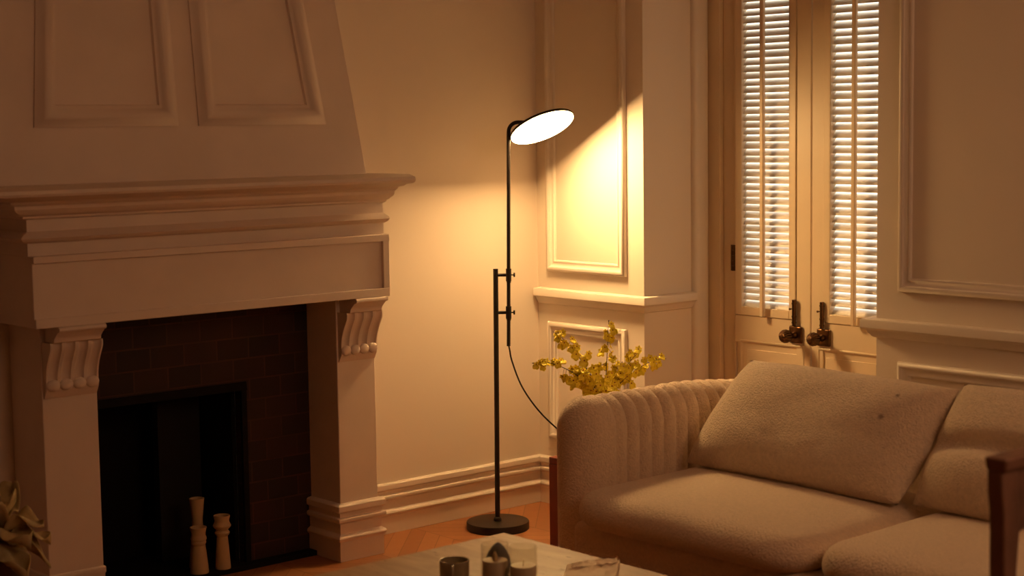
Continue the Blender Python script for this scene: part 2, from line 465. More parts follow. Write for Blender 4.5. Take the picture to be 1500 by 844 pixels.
pier(-2.305, -2.116, .76, .25)
b = MB()                                   # lintel with a sunk front panel
b.box((FX0, -.306, .958), (FX1, -.002, 1.18))
b.box((FX0, -.318, .958), (FX1, -.300, .988)); b.box((FX0, -.318, 1.158), (FX1, -.300, 1.18)); b.box((FX1 - .028, -.318, .988), (FX1, -.300, 1.158))
b.build('lintel', M_fire, fp, bevel=.0025)
b = MB()                                   # mantel shelf: neck, bead and crown, cut flat at its right end
MP = [(-.002,1.18),(0,1.182),(0,1.219),(.016,1.222),(.030,1.228),(.040,1.236),(.030,1.244),(.006,1.253),(0,1.256),(0,1.291),(.010,1.294),(.022,1.297),(.024,1.303),(.038,1.306),(.044,1.310),(.062,1.318),(.070,1.326),(.072,1.336),(.090,1.344),(.094,1.350),(.124,1.353),(.140,1.360),(.176,1.364),(.188,1.368),(.194,1.376),(.190,1.386),(.158,1.395),(-.002,1.396)]
b.sweep([(FX0, 0), (FX0, -.285), (FX1, -.285)], MP, side=-1)
b.box((FX0 - .002, -.286, 1.18), (FX1 - .001, -.002, 1.3955))
b.build('mantel_shelf', M_fire, fp, smooth=True, angle=28)
HZ0, HZ1 = 1.395, 2.745
def hy(z): return -.300 + .10 * (z - HZ0)
b = MB(); dz = HZ1 - HZ0
b.hexa([(-2.50, hy(HZ0), HZ0), (-1.083, hy(HZ0), HZ0), (-1.083, -.002, HZ0), (-2.50, -.002, HZ0)],
       [(-2.50 + .12 * dz, hy(HZ1), HZ1), (-1.083 - .128 * dz, hy(HZ1), HZ1), (-1.083 - .128 * dz, -.002, HZ1), (-2.50 + .12 * dz, -.002, HZ1)])
hood = b.build('chimney_hood', M_fire, fp, bevel=.004)
HM = [(0,0),(0,.006),(.010,.012),(.020,.026),(.034,.030),(.046,.026),(.054,.014),(.060,.010),(.066,.009),(.070,0)]
def hood_panel(bl, br, z0, tl, tr, z1):
    b = MB(); b.loop_moulding([(bl, z0), (br, z0), (tr, z1), (tl, z1)], HM, lambda u, v, h: (u, hy(v) - h, v))
    b.build('panel_moulding', M_fire, hood, smooth=True, angle=50)
hood_panel(-2.325, -1.826, 1.572, -2.325 + .105, -1.826, 2.60)
hood_panel(-1.750, -1.246, 1.572, -1.750, -1.246 - .13, 2.60)
b = MB()                                   # brick fireback round the firebox mouth
b.box((-2.118, -.04, 0), (-2.03, -.001, .958)); b.box((-1.468, -.04, 0), (-1.176, -.001, .958)); b.box((-2.03, -.04, .645), (-1.468, -.001, .958))
b.build('fireback', M_brick, fp)
b = MB()                                   # iron firebox
b.box((-2.03, .0, 0), (-2.015, .30, .645)); b.box((-1.483, .0, 0), (-1.468, .30, .645)); b.box((-2.015, 0, .63), (-1.483, .30, .645)); b.box((-2.03, .30, 0), (-1.468, .32, .645))
b.box((-2.05, -.05, .64), (-1.448, -.035, .668)); b.box((-1.470, -.05, 0), (-1.448, -.035, .64)); b.box((-2.05, -.05, 0), (-2.028, -.035, .64))
b.build('firebox', M_iron, fp, bevel=.002)
b = MB(); b.box((-1.69, .16, .02), (-1.52, .20, .60)); b.build('damper_plate', M_soot, fp)
b = MB(); b.box((-2.114, -.088, 0), (-1.182, -.04, .018)); b.box((-2.014, -.04, 0), (-1.484, .30, .018)); b.build('hearth_slab', M_iron, fp, bevel=.002)

# candle holders standing in the firebox mouth
def lathe_thing(name, prof, loc, m, label, cat, group=None, seg=40):
    b = MB(); b.lathe(prof, seg=seg); o = b.build(name, m, smooth=True, angle=30); o.location = loc
    return tag(o, label, cat, group)
lathe_thing('candle_holder', [(.033,0),(.033,.004),(.028,.05),(.0225,.092),(.021,.098),(.0255,.104),(.0265,.110),(.025,.114),(.028,.119),(.0275,.126),(.0245,.132),(.0245,.140),(.028,.156),(.030,.160),(.0285,.162),(.022,.158),(.020,.140),(.0005,.138)],
            (-1.664, -.052, .018), M_bone, 'cream candle holder with flared rim, in front of the plain conical one', 'candle holder', 'candle holders in the fireplace')
lathe_thing('candle_holder', [(.027,0),(.027,.004),(.0235,.06),(.0195,.112),(.0195,.116),(.0255,.124),(.0265,.129),(.021,.137),(.0215,.140),(.031,.150),(.032,.154),(.026,.166),(.0255,.172),(.029,.186),(.0285,.190),(.022,.187),(.020,.165),(.0005,.162)],
            (-1.573, -.060, .018), M_bone, 'slender cream candle holder with two sharp collars below its rim', 'candle holder', 'candle holders in the fireplace')
lathe_thing('candle_holder', [(.034,0),(.034,.004),(.026,.08),(.020,.150),(.019,.170),(.020,.185),(.0265,.243),(.0275,.247),(.024,.248),(.017,.20),(.0005,.195)],
            (-1.627, .015, .018), M_bone, 'tallest cream candle holder, a plain cone cup standing behind its neighbours', 'candle holder', 'candle holders in the fireplace')

# ------------------------------------------------------------------ floor lamp
LB = Vector((-.45, -.245, 0)); LR = Vector((.75101, -.66029, 0)); UZ = Vector((0, 0, 1))
def lp(u, z, d=0): return LB + LR * u + UZ * z + Vector((.66029, .75101, 0)) * d
lamp = thing('floor_lamp', 'black floor lamp with glowing tilted disc head and offset double pole', 'lamp', LB)
b = MB(); b.lathe([(.119,0),(.1215,.002),(.1215,.028),(.120,.031),(.030,.0325),(.0005,.0325)], c=LB, seg=72); b.build('base', M_black, lamp, smooth=True, angle=30)
b = MB(); b.tube([lp(-.001, .030), lp(.0058, 1.014)], .0098, 20)
b.lathe([(.016,0),(.016,.006),(.013,.012),(.0105,.014)], c=lp(-.001, .0325), seg=24); b.build('lower_pole', M_black, lamp, smooth=True, angle=30)
b = MB()
path = [lp(.0515, .715), lp(.0628, 1.535)]
cc = (.0628 + .036, 1.536)
for k in range(1, 10):
    a = PI - (PI / 2) * k / 9
    path.append(lp(cc[0] + .036 * math.cos(a), cc[1] + .036 * math.sin(a)))
path += [lp(.130, 1.571, .003), lp(.165, 1.570, .006), lp(.188, 1.566, .008)]
b.tube(path, .0074, 18); b.build('upper_pole', M_black, lamp, smooth=True, angle=40)
for z in (.990, .845):
    uu = .0515 + (.0628 - .0515) * (z - .715) / .82
    ul = .0045
    b = MB(); b.tube([lp(ul, z), lp(uu, z)], .0062, 14)
    b.tube([lp(uu - .0003, z - .024), lp(uu + .0003, z + .024)], .0108, 20)
    b.tube([lp(uu + .0002, z - .030), lp(uu + .0002, z - .024)], .0088, 20)
    br = b.build('bracket', M_black, lamp, smooth=True, angle=40)
    b = MB(); b.tube([lp(uu + .009, z), lp(uu + .019, z)], .0028, 10); b.tube([lp(uu + .018, z), lp(uu + .0195, z), lp(uu + .0235, z), lp(uu + .025, z)], [.0075, .0088, .0088, .0070], 18)
    b.build('knob', M_pin, br, smooth=True, angle=40)
DC = Vector((-.30611, -.37151, 1.5504)); DN = Vector((.00577, -.4943, -.86927)).normalized()
u0 = DN.cross(Vector((1, 0, 0))).normalized(); w0 = DN.cross(u0)
def disc(prof, name, m, parent, seg=96):
    b = MB(); rows = []
    for r, h in prof:
        rows.append([DC + DN * h + (u0 * math.cos(2*PI*i/seg) + w0 * math.sin(2*PI*i/seg)) * r for i in range(seg)])
    ids = b.grid(rows, closed_u=True)
    b.face(ids[0]); b.face(ids[-1])
    return b.build(name, m, parent, smooth=True, angle=30)
head = disc([(.03, -.013), (.118, -.013), (.1265, -.010), (.1285, -.006), (.1285, .0006), (.1262, .0006), (.1258, -.002)], 'lamp_head', M_black, lamp)
disc([(.1256, -.0018), (.1256, -.0008), (.1252, .0002)], 'diffuser', M_glow, head)
cab = [Vector(p) for p in ((-.4113,-.279,.72),(-.408,-.281,.700),(-.395,-.280,.652),(-.362,-.299,.552),(-.311,-.340,.455),(-.246,-.392,.372),(-.186,-.436,.311),(-.119,-.48,.216),(-.06,-.50,.12),(-.05,-.52,.04),(-.06,-.58,.006))]
def spline(pts, n=8):
    out = []
    for i in range(len(pts) - 1):
        p0 = pts[max(i-1,0)]; p1 = pts[i]; p2 = pts[i+1]; p3 = pts[min(i+2,len(pts)-1)]
        for k in range(n):
            t = k / n
            out.append(.5 * ((2*p1) + (p2-p0)*t + (2*p0-5*p1+4*p2-p3)*t*t + (3*p1-p0-3*p2+p3)*t**3))
    out.append(pts[-1]); return out
b = MB(); b.tube(spline(cab), .0033, 10); b.build('cord', M_cable, lamp, smooth=True)

# ------------------------------------------------------------------ sofa
sofa = thing('sofa', 'beige boucle sofa with channelled arm in front of the panelled wall', 'sofa', (-.6, -2.2, 0))
def arm(yc, flip=1, w=.09, xback=-.10, xc=-.905, ztop=.682):
    prof = [(w * .99, .03), (w, .20), (w, .40), (w, .53)] 
    z1 = .575; h = ztop - z1
    prof += [(w, z1)] + [(w * math.cos(math.radians(a)), z1 + h * math.sin(math.radians(a))) for a in range(9, 90, 9)]
    nb = []
    for d, z in prof: nb.append((d, z))
    full = [(d, z) for d, z in nb] + [(0, ztop)] + [(-d, z) for d, z in reversed(nb)]
    b = MB(); rows = []
    pitch = .058; a = .020
    xs = []; x = xback
    n = 200
    for i in range(n + 1):
        x = xback + (xc - xback) * i / n
        q = (x - xc) / pitch
        fl = 0
        amp = min(1, max(0, (q - .6) / .8))
        puff = abs(math.sin(PI * q)) ** .5
        fl = -a * amp * (1 - puff)
        drop = -.030 * max(0, (x + .45) / .35) ** 1.3
        row = []
        for d, z in full:
            s = 1 if d > 0 else -1
            zz = z + drop * max(0, (z - .1) / .55)
            dd = d + (fl * d / w)
            zz2 = zz + (fl * max(0, (z - z1) / h) if z > z1 else 0)
            row.append((x, yc + dd * flip, zz2))
        rows.append(row)
    # front: half turn of the same section
    half = nb + [(0, ztop)]
    ids = b.grid(rows)
    rows2 = []
    m = 26
    for k in range(m + 1):
        t = PI * k / m
        rows2.append([(xc - d * math.sin(t) * 1.05, yc + d * math.cos(t) * flip, z) for d, z in half])
    b.grid(rows2)
    b.face(ids[0])
    return b.build('arm', M_fabric, sofa, smooth=True, angle=60)
AY = -1.215
arm(AY)
arm(-3.345, flip=-1)
def puck(x0, x1, y0, y1, z0, z1, R, r, dome, name, parent, m, seed=0, front_drop=.0):
    """soft cushion: rounded-rectangle plan, rolled edge, domed top"""
    b = MB()
    def outline(ins, n=22):
        a0, a1, c0, c1 = x0 + ins, x1 - ins, y0 + ins, y1 - ins
        rr = max(.004, R - ins); pts = []
        for cx_, cy_, s in ((a1 - rr, c1 - rr, 0), (a0 + rr, c1 - rr, 90), (a0 + rr, c0 + rr, 180), (a1 - rr, c0 + rr, 270)):
            for k in range(n + 1):
                t = math.radians(s + 90 * k / n); pts.append((cx_ + rr * math.cos(t), cy_ + rr * math.sin(t)))
            # straight runs get extra points
        res = []
        for i, p in enumerate(pts):
            q = pts[(i + 1) % len(pts)]
            d = math.hypot(q[0]-p[0], q[1]-p[1]); k = max(1, int(d / .03)) if ins == ins else 1
            res.append((p, q))
        out = []
        for i, (p, q) in enumerate(res):
            kk = 24 if (i + 1) % (n + 1) == 0 else 1
            for k in range(kk): out.append((p[0] + (q[0]-p[0]) * k / kk, p[1] + (q[1]-p[1]) * k / kk))
        return out
    zc = (z0 + z1) / 2; hh = (z1 - z0) / 2
    rings = []
    for k in range(0, 13):
        t = -PI / 2 + PI * k / 12
        ins = r * (1 - max(0, math.cos(t)) ** .8); rings.append([(x, y, zc + hh * math.sin(t)) for x, y in outline(ins)])
    cxm, cym = (x0 + x1) / 2, (y0 + y1) / 2
    base = outline(r)
    for k in range(1, 12):
        s = 1 - k / 12
        rings.append([(cxm + (x - cxm) * s, cym + (y - cym) * s, z1) for x, y in base])
    def bulge(p):
        x, y, z = p
        u = (x - cxm) / ((x1 - x0) / 2); v = (y - cym) / ((y1 - y0) / 2)
        if z > zc:
            f = (z - zc) / hh
            z += dome * f * max(0, 1 - abs(u) ** 2.4) * max(0, 1 - abs(v) ** 2.6)
            z += .004 * f * noise.noise(Vector((x * 5 + seed, y * 5, 0)))
        x += .004 * noise.noise(Vector((x * 4, y * 6 + seed, z * 9)))
        return (x, y, z)
    rings = [[bulge(p) for p in r_] for r_ in rings]
    ids = b.grid(rings, closed_u=True)
    c = b.vert((cxm, cym, z1 + dome))
    L = ids[-1]
    for j in range(len(L)): b.face((L[j], L[(j + 1) % len(L)], c))
    b.face(ids[0][::-1])
    return b.build(name, m, parent, smooth=True, angle=80)
b = MB(); b.box((-1.055, -3.26, .045), (-.10, -1.30, .312)); b.build('seat_base', M_fabric, sofa, bevel=.03, seg=5)
b = MB()
bp = [(-.10,.05)] + [(-.10,.50)] + arc((-.175,.50), .075, .09, 0, 180, 14) + [(-.25,.05)]
rows = [[(x, y, z) for x, z in bp] for y in (-3.33, -1.22)]
ids = b.grid(rows); b.face(ids[0]); b.face(ids[1][::-1]); b.build('back_rest', M_fabric, sofa, smooth=True, angle=60)
puck(-1.115, -.30, -2.245, -1.312, .305, .412, .15, .075, .022, 'seat_cushion', sofa, M_fabric, 1)
puck(-1.125, -.30, -3.245, -2.262, .305, .416, .17, .075, .022, 'seat_cushion', sofa, M_fabric, 5)
for fx, fy in ((-.98, -1.36), (-.98, -3.2), (-.18, -1.36), (-.18, -3.2)):
    b = MB(); b.lathe([(.022, 0), (.026, .05)], c=(fx, fy, 0), seg=16); b.build('foot', M_fab_dark, sofa, smooth=True)

def pillow(name, BL, BR, TL, TR, T, label, seed, crease=None, spots=None, ears=-.015):
    BL, BR, TL, TR = map(Vector, (BL, BR, TL, TR))
    nrm = (BR - BL).cross(TL - BL).normalized()
    if nrm.x > 0: nrm = -nrm
    NU, NV = 60, 44
    b = MB()
    def pt(u, v, s):
        # edges bow in between the pinched corners
        iu = u * (1 - ears * (1 - v * v) ** 1.0 * abs(u) ** 3) ; iv = v * (1 - ears * 1.4 * (1 - u * u) * abs(v) ** 3)
        a = (iu + 1) / 2; c = (iv + 1) / 2
        p = BL * (1-a) * (1-c) + BR * a * (1-c) + TL * (1-a) * c + TR * a * c
        e = max(0, (1 - abs(u) ** 3.2)) ** .52 * max(0, (1 - abs(v) ** 2.8)) ** .52
        t = T * e
        w = noise.noise(Vector((u * 2.2 + seed, v * 1.8, s * 3))) * .008 + noise.noise(Vector((u * 5 + seed, v * 4, s * 3 + 9))) * .003
        t += w * e
        if crease and s > 0:
            cv = crease(u)
            t -= .055 * math.exp(-((v - cv) / .14) ** 2) * max(0, 1 - abs(u)**6)
            t += .02 * math.exp(-((v - cv + .42) / .3) ** 2) * e
        lean = -.012 * (1 - abs(u) ** 2) * (1 - v) * .5
        return p + nrm * (t * s) + UZ * lean * 0
    for s in (1, -1):
        rows = [[pt(-1 + 2 * i / NU, -1 + 2 * j / NV, s) for i in range(NU + 1)] for j in range(NV + 1)]
        b.grid(rows)
    m = M_pillow
    if spots:
        # small brown smudges worn into the fabric
        m = M_pillow.copy(); m.name = 'boucle_cushion_smudged'; nt = m.node_tree; bs = nt.nodes['Principled BSDF']
        src = bs.inputs['Base Color'].links[0].from_socket; tcn = nt.nodes.new('ShaderNodeTexCoord')
        for u, v, r in spots:
            dn_ = nt.nodes.new('ShaderNodeVectorMath'); dn_.operation = 'DISTANCE'
            nt.links.new(tcn.outputs['Object'], dn_.inputs[0]); dn_.inputs[1].default_value = pt(u, v, 1)
            mr = nt.nodes.new('ShaderNodeMapRange'); mr.inputs['From Min'].default_value = r; mr.inputs['From Max'].default_value = r * .3
            mr.inputs['To Max'].default_value = .65; nt.links.new(dn_.outputs['Value'], mr.inputs['Value'])
            mx = nt.nodes.new('ShaderNodeMix'); mx.data_type = 'RGBA'; nt.links.new(mr.outputs[0], mx.inputs['Factor'])
            nt.links.new(src, mx.inputs['A']); mx.inputs['B'].default_value = (.14, .06, .03, 1); src = mx.outputs['Result']
        nt.links.new(src, bs.inputs['Base Color'])
    o = b.build(name, m, smooth=True, angle=180)
    return tag(o, label, 'pillow', 'large back pillows on the sofa')
pillow('back_pillow', (-.555, -1.335, .432), (-.590, -2.205, .432), (-.365, -1.455, .768), (-.345, -2.25, .752), .105, 'plump beige boucle pillow leaning beside the channelled sofa arm', 3, spots=((.66, .22, .013), (.68, .62, .009)))
pillow('back_pillow', (-.560, -2.238, .436), (-.600, -3.10, .435), (-.335, -2.262, .770), (-.330, -3.12, .75), .105, 'beige boucle pillow dented across its middle, beside the other pillow', 11, crease=lambda u: -.02 + .06 * u)

# ------------------------------------------------------------------ red side table, vase and orchids
st = thing('side_table', 'oxblood red box side table behind the sofa arm', 'side table', (-.37, -.81, 0))
b = MB(); b.box((-.535, -.985, .325), (-.20, -.635, .35)); b.build('top', M_red, st, bevel=.003)
for x in (-.535, -.225):
    b = MB(); b.box((x, -.985, 0), (x + .025, -.635, .325)); b.build('side_panel', M_red, st, bevel=.002)
b = MB(); b.box((-.51, -.66, 0), (-.225, -.636, .325)); b.build('back_panel', M_red, st, bevel=.002)
VC = Vector((-.386, -.777, .35))
b = MB(); b.lathe([(.04,0),(.055,.01),(.068,.06),(.066,.11),(.045,.155),(.03,.175),(.032,.19),(.036,.198),(.030,.197),(.026,.18),(.038,.150),(.055,.10),(.0005,.02)], c=VC, seg=40)
tag(b.build('vase', M_vase, smooth=True, angle=50), 'small glazed vase of yellow orchids on the red side table', 'vase')

def blossom_mesh(seed):
    rnd = random.Random(seed); b = MB()
    def petal(ang, length, width, lift, ruffle, n=8, k=6):
        rows = []
        for i in range(n + 1):
            t = i / n
            wd = width * (math.sin(PI * min(1, t * .93 + .07)) ** .7)
            row = []
            for j in range(-k // 2, k // 2 + 1):
                s = j / (k / 2)
                x = length * t; y = wd * s
                z = lift * t * t + ruffle * math.sin(5 * s + seed + 4 * t) * t * abs(s)
                row.append((x * math.cos(ang) - y * math.sin(ang), x * math.sin(ang) + y * math.cos(ang), z))
            rows.append(row)
        b.grid(rows)
    b.mi = 0
    petal(-PI/2 - .42, .021, .0100, .007, .0045); petal(-PI/2 + .42, .021, .0100, .002, .0045)   # two-lobed lip
    for a in (PI/2, PI/2 + 1.15, PI/2 - 1.15): petal(a, .012 + rnd.uniform(0, .002), .0044, .003, .001)
    for a in (PI + .25, -.25): petal(a, .010, .0036, .003, .001)
    b.mi = 1
    b.lathe([(.0004, -.001), (.0020, .0005), (.0023, .0018), (.0014, .0030), (.0003, .0034)], seg=10)
    me_o = b.build('blossom', [M_petal, M_throat], smooth=True, angle=60)
    sol = me_o.modifiers.new('thick', 'SOLIDIFY'); sol.thickness = .0005
    return me_o
protos = [blossom_mesh(s) for s in range(3)]
for o in protos: COL.objects.unlink(o)
base_pt = VC + Vector((0, 0, .19))
sprays = [((-.560,-.587,.694), 17, 'yellow orchid spray arching lowest towards the lamp', .05),
          ((-.494,-.628,.805), 19, 'yellow orchid spray rising steeply towards the lamp', .04),
          ((-.350,-.765,.842), 17, 'tallest yellow orchid spray, standing upright in the vase', .0),
          ((-.278,-.852,.735), 15, 'short yellow orchid spray between upright and outermost sprays on the window side', .02),
          ((-.219,-.918,.706), 18, 'yellow orchid spray arching furthest over the sofa arm towards the doors', .04),
          ((-.455,-.665,.670), 15, 'short bushy yellow orchid spray low among the lamp side sprays', .03),
          ((-.320,-.800,.690), 16, 'short bushy yellow orchid spray at the middle of the bunch', .01)]
cam_dir = Vector((-.657, -.748, .1))
for si, (tip, nb_, lab, bow) in enumerate(sprays):
    tip = Vector(tip); rnd = random.Random(20 + si)
    r = tag(bpy.data.objects.new('orchid_spray', None), lab, 'flower', 'yellow orchid sprays in the vase')
    COL.objects.link(r); r.location = base_pt; r.empty_display_size = .05
    mid = base_pt.lerp(tip, .5) + Vector((0, 0, bow)) ; low = VC + Vector((0, 0, .06))
    ctrl = [low, base_pt, base_pt.lerp(mid, .5) + Vector((0, 0, bow * .35)), mid, mid.lerp(tip, .55) + Vector((0, 0, bow * .25)), tip]
    pts = spline(ctrl, 8); n = len(pts)
    b = MB(); b.tube(pts, [.0021 - .0012 * i / n for i in range(n)], 6)
    b.tube([tip, tip + (tip - pts[-3]).normalized() * .006], [.0022, .0014], 6)
    start = 12 if si < 5 else 10
    twigs = []
    nb_ += 5
    for k in range(nb_):
        t = k / (nb_ - 1); i = int(start + (n - 3 - start) * t)
        p = pts[i]; d = Vector((rnd.uniform(-1, 1), rnd.uniform(-1, 1), rnd.uniform(-.9, 1)))
        tang = (pts[min(i+1, n-1)] - pts[i-1]).normalized(); d = (d - tang * d.dot(tang) * .7).normalized()
        ln = .050 - .034 * t
        q = p + d * ln * rnd.uniform(.5, 1.1); b.tube([p, p.lerp(q, .5) + Vector((0, 0, .003)), q], .0007, 5)
        twigs.append((q, d, t))
    s_o = b.build('stem', M_stem, r, smooth=True)
    for q, d, t in twigs:
        o = protos[rnd.randrange(3)].copy(); o.name = 'blossom'; COL.objects.link(o)
        face = (d * .5 + cam_dir * 1.0 + Vector((rnd.uniform(-.7,.7), rnd.uniform(-.7,.7), rnd.uniform(-.4,.5)))).normalized()
        rot = face.to_track_quat('Z', 'Y').to_matrix().to_4x4() @ Matrix.Rotation(rnd.uniform(-.6, .6), 4, 'Z')
        sc = (1.30 - .36 * t) * rnd.uniform(.85, 1.15)
        o.matrix_basis = Matrix.Translation(q - base_pt) @ rot @ Matrix.Scale(sc, 4)
        o.parent = r

# ------------------------------------------------------------------ coffee table and what stands on it
CT = .35
ct = thing('coffee_table', 'low travertine coffee table in the foreground', 'coffee table', (-1.95, -1.98, 0))
b = MB(); b.box((-2.50, -2.55, CT - .06), (-1.409, -1.386, CT)); b.build('top', M_stone, ct, bevel=.004, seg=3)
for x in (-2.30, -1.72):
    b = MB(); b.box((x, -2.35, 0), (x + .12, -1.58, CT - .06)); b.build('leg', M_stone, ct, bevel=.006)
# mug
MC = Vector((-1.868, -1.713, CT))
mg = thing('mug', 'small olive glazed mug on the coffee table, beside the candle jars', 'mug', MC)
b = MB(); b.lathe([(.034,0),(.038,.003),(.0395,.010),(.0395,.056),(.0405,.060),(.040,.0625),(.037,.062),(.0355,.056),(.0355,.012),(.0005,.008)], c=MC, seg=56); b.build('body', M_mug, mg, smooth=True, angle=50)
hd = Vector((-.70, -.71, 0)); 
hp = [MC + hd * (.038 + o) + UZ * z for o, z in ((0,.053),(.012,.056),(.021,.050),(.024,.038),(.021,.026),(.012,.018),(0,.016))]
b = MB(); b.tube(spline(hp, 5), .0042, 10); b.build('handle', M_mug, mg, smooth=True)
# glass candle jars
def candle_jar(loc, h, waxh, label, flame_tip):
    loc = Vector(loc)
    t = thing('candle_jar', label, 'candle jar', loc, 'glass candle jars on the coffee table')
    R = .0375
    b = MB(); b.lathe([(R - .004,0),(R,.003),(R,h - .002),(R - .001,h),(R - .0022,h),(R - .0028,h - .002),(R - .0028,.006),(R - .006,.0045),(.0005,.0045)], c=loc, seg=64); b.build('glass', M_glass, t, smooth=True, angle=50)
    b = MB(); b.lathe([(R - .0036,.0052),(R - .0032,.008),(R - .0032,waxh - .003),(R - .005,waxh),(.012,waxh - .0025),(.0005,waxh - .003)], c=loc, seg=48); w = b.build('wax', M_wax, t, smooth=True, angle=50)
    b = MB()
    if flame_tip: b.lathe([(.0055,waxh - .003),(.0066,waxh + .006),(.0062,waxh + .014),(.003,waxh + .021),(.0005,waxh + .023)], c=loc, seg=18)
    else: b.tube([loc + UZ * (waxh - .003), loc + UZ * (waxh + .006) + Vector((.001, 0, 0)), loc + UZ * (waxh + .013) + Vector((.003, .001, 0))], .0018, 8)
    b.build('wick', M_wick, w, smooth=True)
candle_jar((-1.773, -1.768, CT), .100, .055, 'glass jar with pale candle, set between the mug and the other jar', True)
candle_jar((-1.733, -1.836, CT), .098, .046, 'glass jar with low candle, on the side away from the mug', False)
# grey ornament behind the jars
b = MB(); OC = Vector((-1.727, -1.727, CT))
rows = []
pr = [(.030,0),(.036,.008),(.0375,.025),(.034,.045),(.027,.062),(.017,.076),(.007,.085),(.0005,.088)]
b.lathe([(r_ * .95, z) for r_, z in pr], c=OC, seg=40)
tag(b.build('stone_ornament', M_slate, smooth=True, angle=60), 'dark grey teardrop stone ornament behind the glass candle jars', 'ornament')
# crumpled paper packet
pk = thing('paper_packet', 'crumpled cream paper packet lying on the coffee table near the sofa', 'paper', (-1.53, -1.90, CT))
def sheet(c, ux, uy, w, h, amp, seed, z, m, name):
    b = MB(); rows = []
    NU = 26
    for j in range(NU + 1):
        row = []
        for i in range(NU + 1):
            u = i / NU - .5; v = j / NU - .5
            hgt = amp * (abs(noise.noise(Vector((u * 5 + seed, v * 4, seed)))) * 1.6 + .5 * abs(noise.noise(Vector((u * 11, v * 9 + seed, 3)))))
            p = Vector(c) + Vector(ux) * (u * w) + Vector(uy) * (v * h)
            row.append((p.x, p.y, z + hgt))
        rows.append(row)
    b.grid(rows)
    o = b.build(name, m, pk, smooth=True, angle=25)
    s = o.modifiers.new('thick', 'SOLIDIFY'); s.thickness = .0008
sheet((-1.560, -1.915, 0), (.885, -.466, 0), (.75, .66, 0), .150, .20, .006, 2.3, CT + .008, M_paper, 'sheet')
sheet((-1.555, -1.908, 0), (.885, -.466, 0), (.75, .66, 0), .154, .206, .003, 5.1, CT + .001, M_paper, 'sheet')
sheet((-1.500, -1.866, 0), (.93, -.366, 0), (.70, .70, 0), .135, .055, .005, 7.1, CT + .013, M_paper, 'flap')

# ------------------------------------------------------------------ dark wooden armchair at the frame's edge
CP = Vector((-1.60, -3.19, 0))
ch = thing('armchair', 'dark brown wooden chair in front of the far sofa cushion', 'chair', (-1.4, -3.35, 0))
# the chair's solid back runs towards the sofa; its near post is what shows
xh, yh = -1.752, -3.246
b = MB()
TOPZ = .888
rows = []
b.hexa([(xh, yh - .045, TOPZ - .028), (xh + .42, yh - .045, TOPZ - .020), (xh + .42, yh + .0, TOPZ - .020), (xh, yh, TOPZ - .028)],
       [(xh - .004, yh - .050, TOPZ), (xh + .42, yh - .050, TOPZ + .006), (xh + .42, yh + .004, TOPZ + .006), (xh - .004, yh + .004, TOPZ)])
b.build('top_rail', M_wooddark, ch, bevel=.006, seg=3)
b = MB()
zs = [(TOPZ - .026, 0, .20), (TOPZ - .07, .001, .18), (TOPZ - .11, .009, .10), (TOPZ - .16, .011, .055), (TOPZ - .24, .012, .046), (.45, .014, .044), (.2, .016, .040), (0, .020, .036)]
rows = [[(xh + o, yh - .038, z), (xh + o + min(w, .058), yh - .038, z), (xh + o + min(w, .058), yh - .002, z), (xh + o, yh - .002, z)] for z, o, w in zs]
ids = b.grid(rows, closed_u=True); b.face(ids[-1]); b.face(ids[0][::-1]); b.build('leg', M_wooddark, ch, bevel=.004)
b = MB()
rows = [[(xh + .39, yh - .038, z), (xh + .43, yh - .038, z), (xh + .43, yh - .002, z), (xh + .39, yh - .002, z)] for z in (TOPZ - .022, .45, 0)]
ids = b.grid(rows, closed_u=True); b.face(ids[-1]); b.face(ids[0][::-1]); b.build('leg', M_wooddark, ch, bevel=.004)
b = MB()                                   # back panel with a slanting lower edge
pts = [(xh + .040, TOPZ - .026), (xh + .40, TOPZ - .020), (xh + .40, TOPZ - .185), (xh + .20, TOPZ - .115), (xh + .040, TOPZ - .178)]
f = [b.vert((x, yh - .030, z)) for x, z in pts]; g = [b.vert((x, yh - .008, z)) for x, z in pts]
b.face(f); b.face(g[::-1])
for i in range(5): b.face((f[i], f[(i+1)%5], g[(i+1)%5], g[i]))
b.build('back_panel', M_wooddark, ch, bevel=.003)
b = MB(); b.box((xh + .01, yh - .44, .40), (xh + .425, yh - .002, .44)); b.build('seat', M_wooddark, ch, bevel=.01, seg=3)
for x in (xh + .015, xh + .385):
    b = MB(); b.hexa([(x, yh - .43, 0), (x + .034, yh - .43, 0), (x + .034, yh - .40, 0), (x, yh - .40, 0)], [(x - .004, yh - .43, .40), (x + .04, yh - .43, .40), (x + .04, yh - .39, .40), (x - .004, yh - .39, .40)])
    b.build('leg', M_wooddark, ch, bevel=.004)

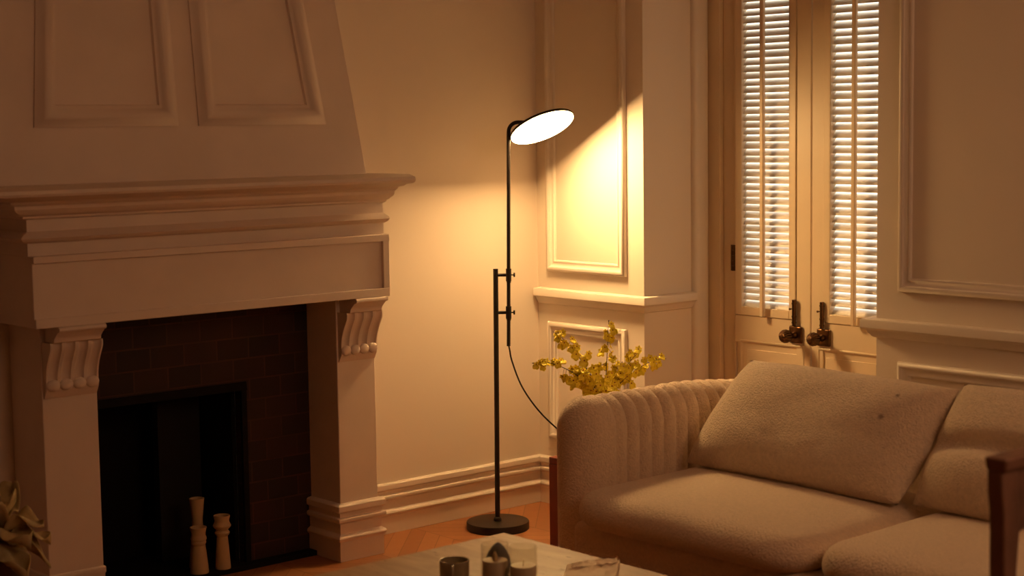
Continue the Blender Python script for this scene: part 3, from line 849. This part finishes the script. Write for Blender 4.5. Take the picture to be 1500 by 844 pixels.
# ------------------------------------------------------------------ dried flowers beside the fireplace
PC = Vector((-2.635, -.58, 0))
b = MB(); b.lathe([(.07,0),(.085,.01),(.105,.12),(.10,.22),(.075,.30),(.070,.33),(.074,.345),(.064,.342),(.060,.30),(.0005,.28)], c=PC, seg=40)
tag(b.build('floor_vase', M_pot, smooth=True, angle=50), 'brown clay floor vase beside the fireplace pier, holding dried flowers', 'vase')
df = thing('dried_flowers', 'pale dried leafy flowers drooping from a floor vase beside the fireplace', 'dried flowers', PC + UZ * .34)
rnd = random.Random(5)
def leaf(p0, d, ln, wd, droop, seed):
    b = MB(); rows = []; d = Vector(d).normalized(); side = d.cross(UZ).normalized()
    for i in range(15):
        t = i / 14
        c = p0 + d * (ln * t) - UZ * (droop * t * t)
        w = wd * math.sin(PI * min(1, t * .9 + .1)) ** .6
        row = []
        for j in range(-5, 6):
            s = j / 5
            ruf = .022 * abs(s) * math.sin(9 * t + 3 * s + seed) + .02 * (abs(s) ** 1.5)
            row.append(c + side * (w * s) + UZ * ruf)
        rows.append(row)
    b.grid(rows)
    o = b.build('leaf', M_pale, df, smooth=True, angle=80); s = o.modifiers.new('thick', 'SOLIDIFY'); s.thickness = .002
for k, (dx, dy, dz, ln, wd, dr) in enumerate(((.55,-.55,.75,.20,.055,.10),(.75,-.2,.35,.17,.05,.10),(.2,-.8,.6,.19,.055,.12),(.5,.3,1.1,.20,.05,.06),(-.4,-.5,.9,.22,.06,.08),(.8,-.5,.05,.15,.045,.10),(-.1,.3,1.2,.22,.05,.05),(.35,-.35,1.2,.17,.05,.03),(-.8,-.2,.5,.2,.05,.1),(.1,-.9,.1,.16,.05,.12))):
    leaf(PC + UZ * .40, (dx, dy, dz), ln, wd, dr, k)
b = MB()
for k in range(8):
    a = k * PI / 4; b.tube([PC + UZ * .29, PC + Vector((.02*math.cos(a), .02*math.sin(a), .36))], .003, 6)
b.build('stem', M_stem, df, smooth=True)

# ------------------------------------------------------------------ light
def area(name, loc, rot, size, energy, color, sy=None):
    l = bpy.data.lights.new(name, 'AREA'); l.energy = energy; l.color = color; l.size = size
    if sy: l.shape = 'RECTANGLE'; l.size_y = sy
    o = bpy.data.objects.new(name, l); COL.objects.link(o); o.location = loc; o.rotation_euler = rot
    return o
def aim(o, target):
    o.rotation_euler = (Vector(target) - o.location).to_track_quat('-Z', 'Y').to_euler()
sl = bpy.data.lights.new('daylight', 'SUN'); sl.energy = 17; sl.color = (1, .95, .86); sl.angle = math.radians(17)
so = bpy.data.objects.new('daylight', sl); COL.objects.link(so); so.location = (1.5, -1.1, 4)
so.rotation_euler = Vector((-math.cos(math.radians(75.5)), .02, -math.sin(math.radians(75.5)))).to_track_quat('-Z', 'Y').to_euler()
a = area('fill_light', (-1.5, -4.7, 2.5), (0, 0, 0), 1.4, 20, (1, .53, .28)); aim(a, (-1.3, -.6, .9))  # added warm fill near the ceiling, out of view, lifts the dim side of the room
w = bpy.data.worlds.new('world'); S.world = w; w.use_nodes = True
w.node_tree.nodes['Background'].inputs['Color'].default_value = (.75, .72, .70, 1); w.node_tree.nodes['Background'].inputs['Strength'].default_value = .3

# ------------------------------------------------------------------ camera
R3 = ((.7500579, -.6612253, -.0139348), (-.0733858, -.0622684, -.9953578), (.6572881, .7475986, -.0952295))
cam = bpy.data.cameras.new('camera'); co = bpy.data.objects.new('camera', cam); COL.objects.link(co)
cam.sensor_width = 36; cam.lens = 2447.97 / 1500 * 36; cam.clip_start = .05
rx, dn, fw = (Vector(r) for r in R3)
m3 = Matrix((rx, -dn, -fw)).transposed()
co.matrix_world = Matrix.Translation((-4.61397, -5.08341, 1.55)) @ m3.to_4x4()
cam.dof.use_dof = True; cam.dof.focus_distance = 6.3; cam.dof.aperture_fstop = 3.2
S.camera = co

S.view_settings.view_transform = 'Standard'; S.view_settings.look = 'None'; S.view_settings.exposure = 0
S.cycles.use_denoising = True
S.cycles.max_bounces = 8; S.cycles.diffuse_bounces = 5; S.cycles.caustics_reflective = False; S.cycles.caustics_refractive = False
S.cycles.sample_clamp_indirect = 6
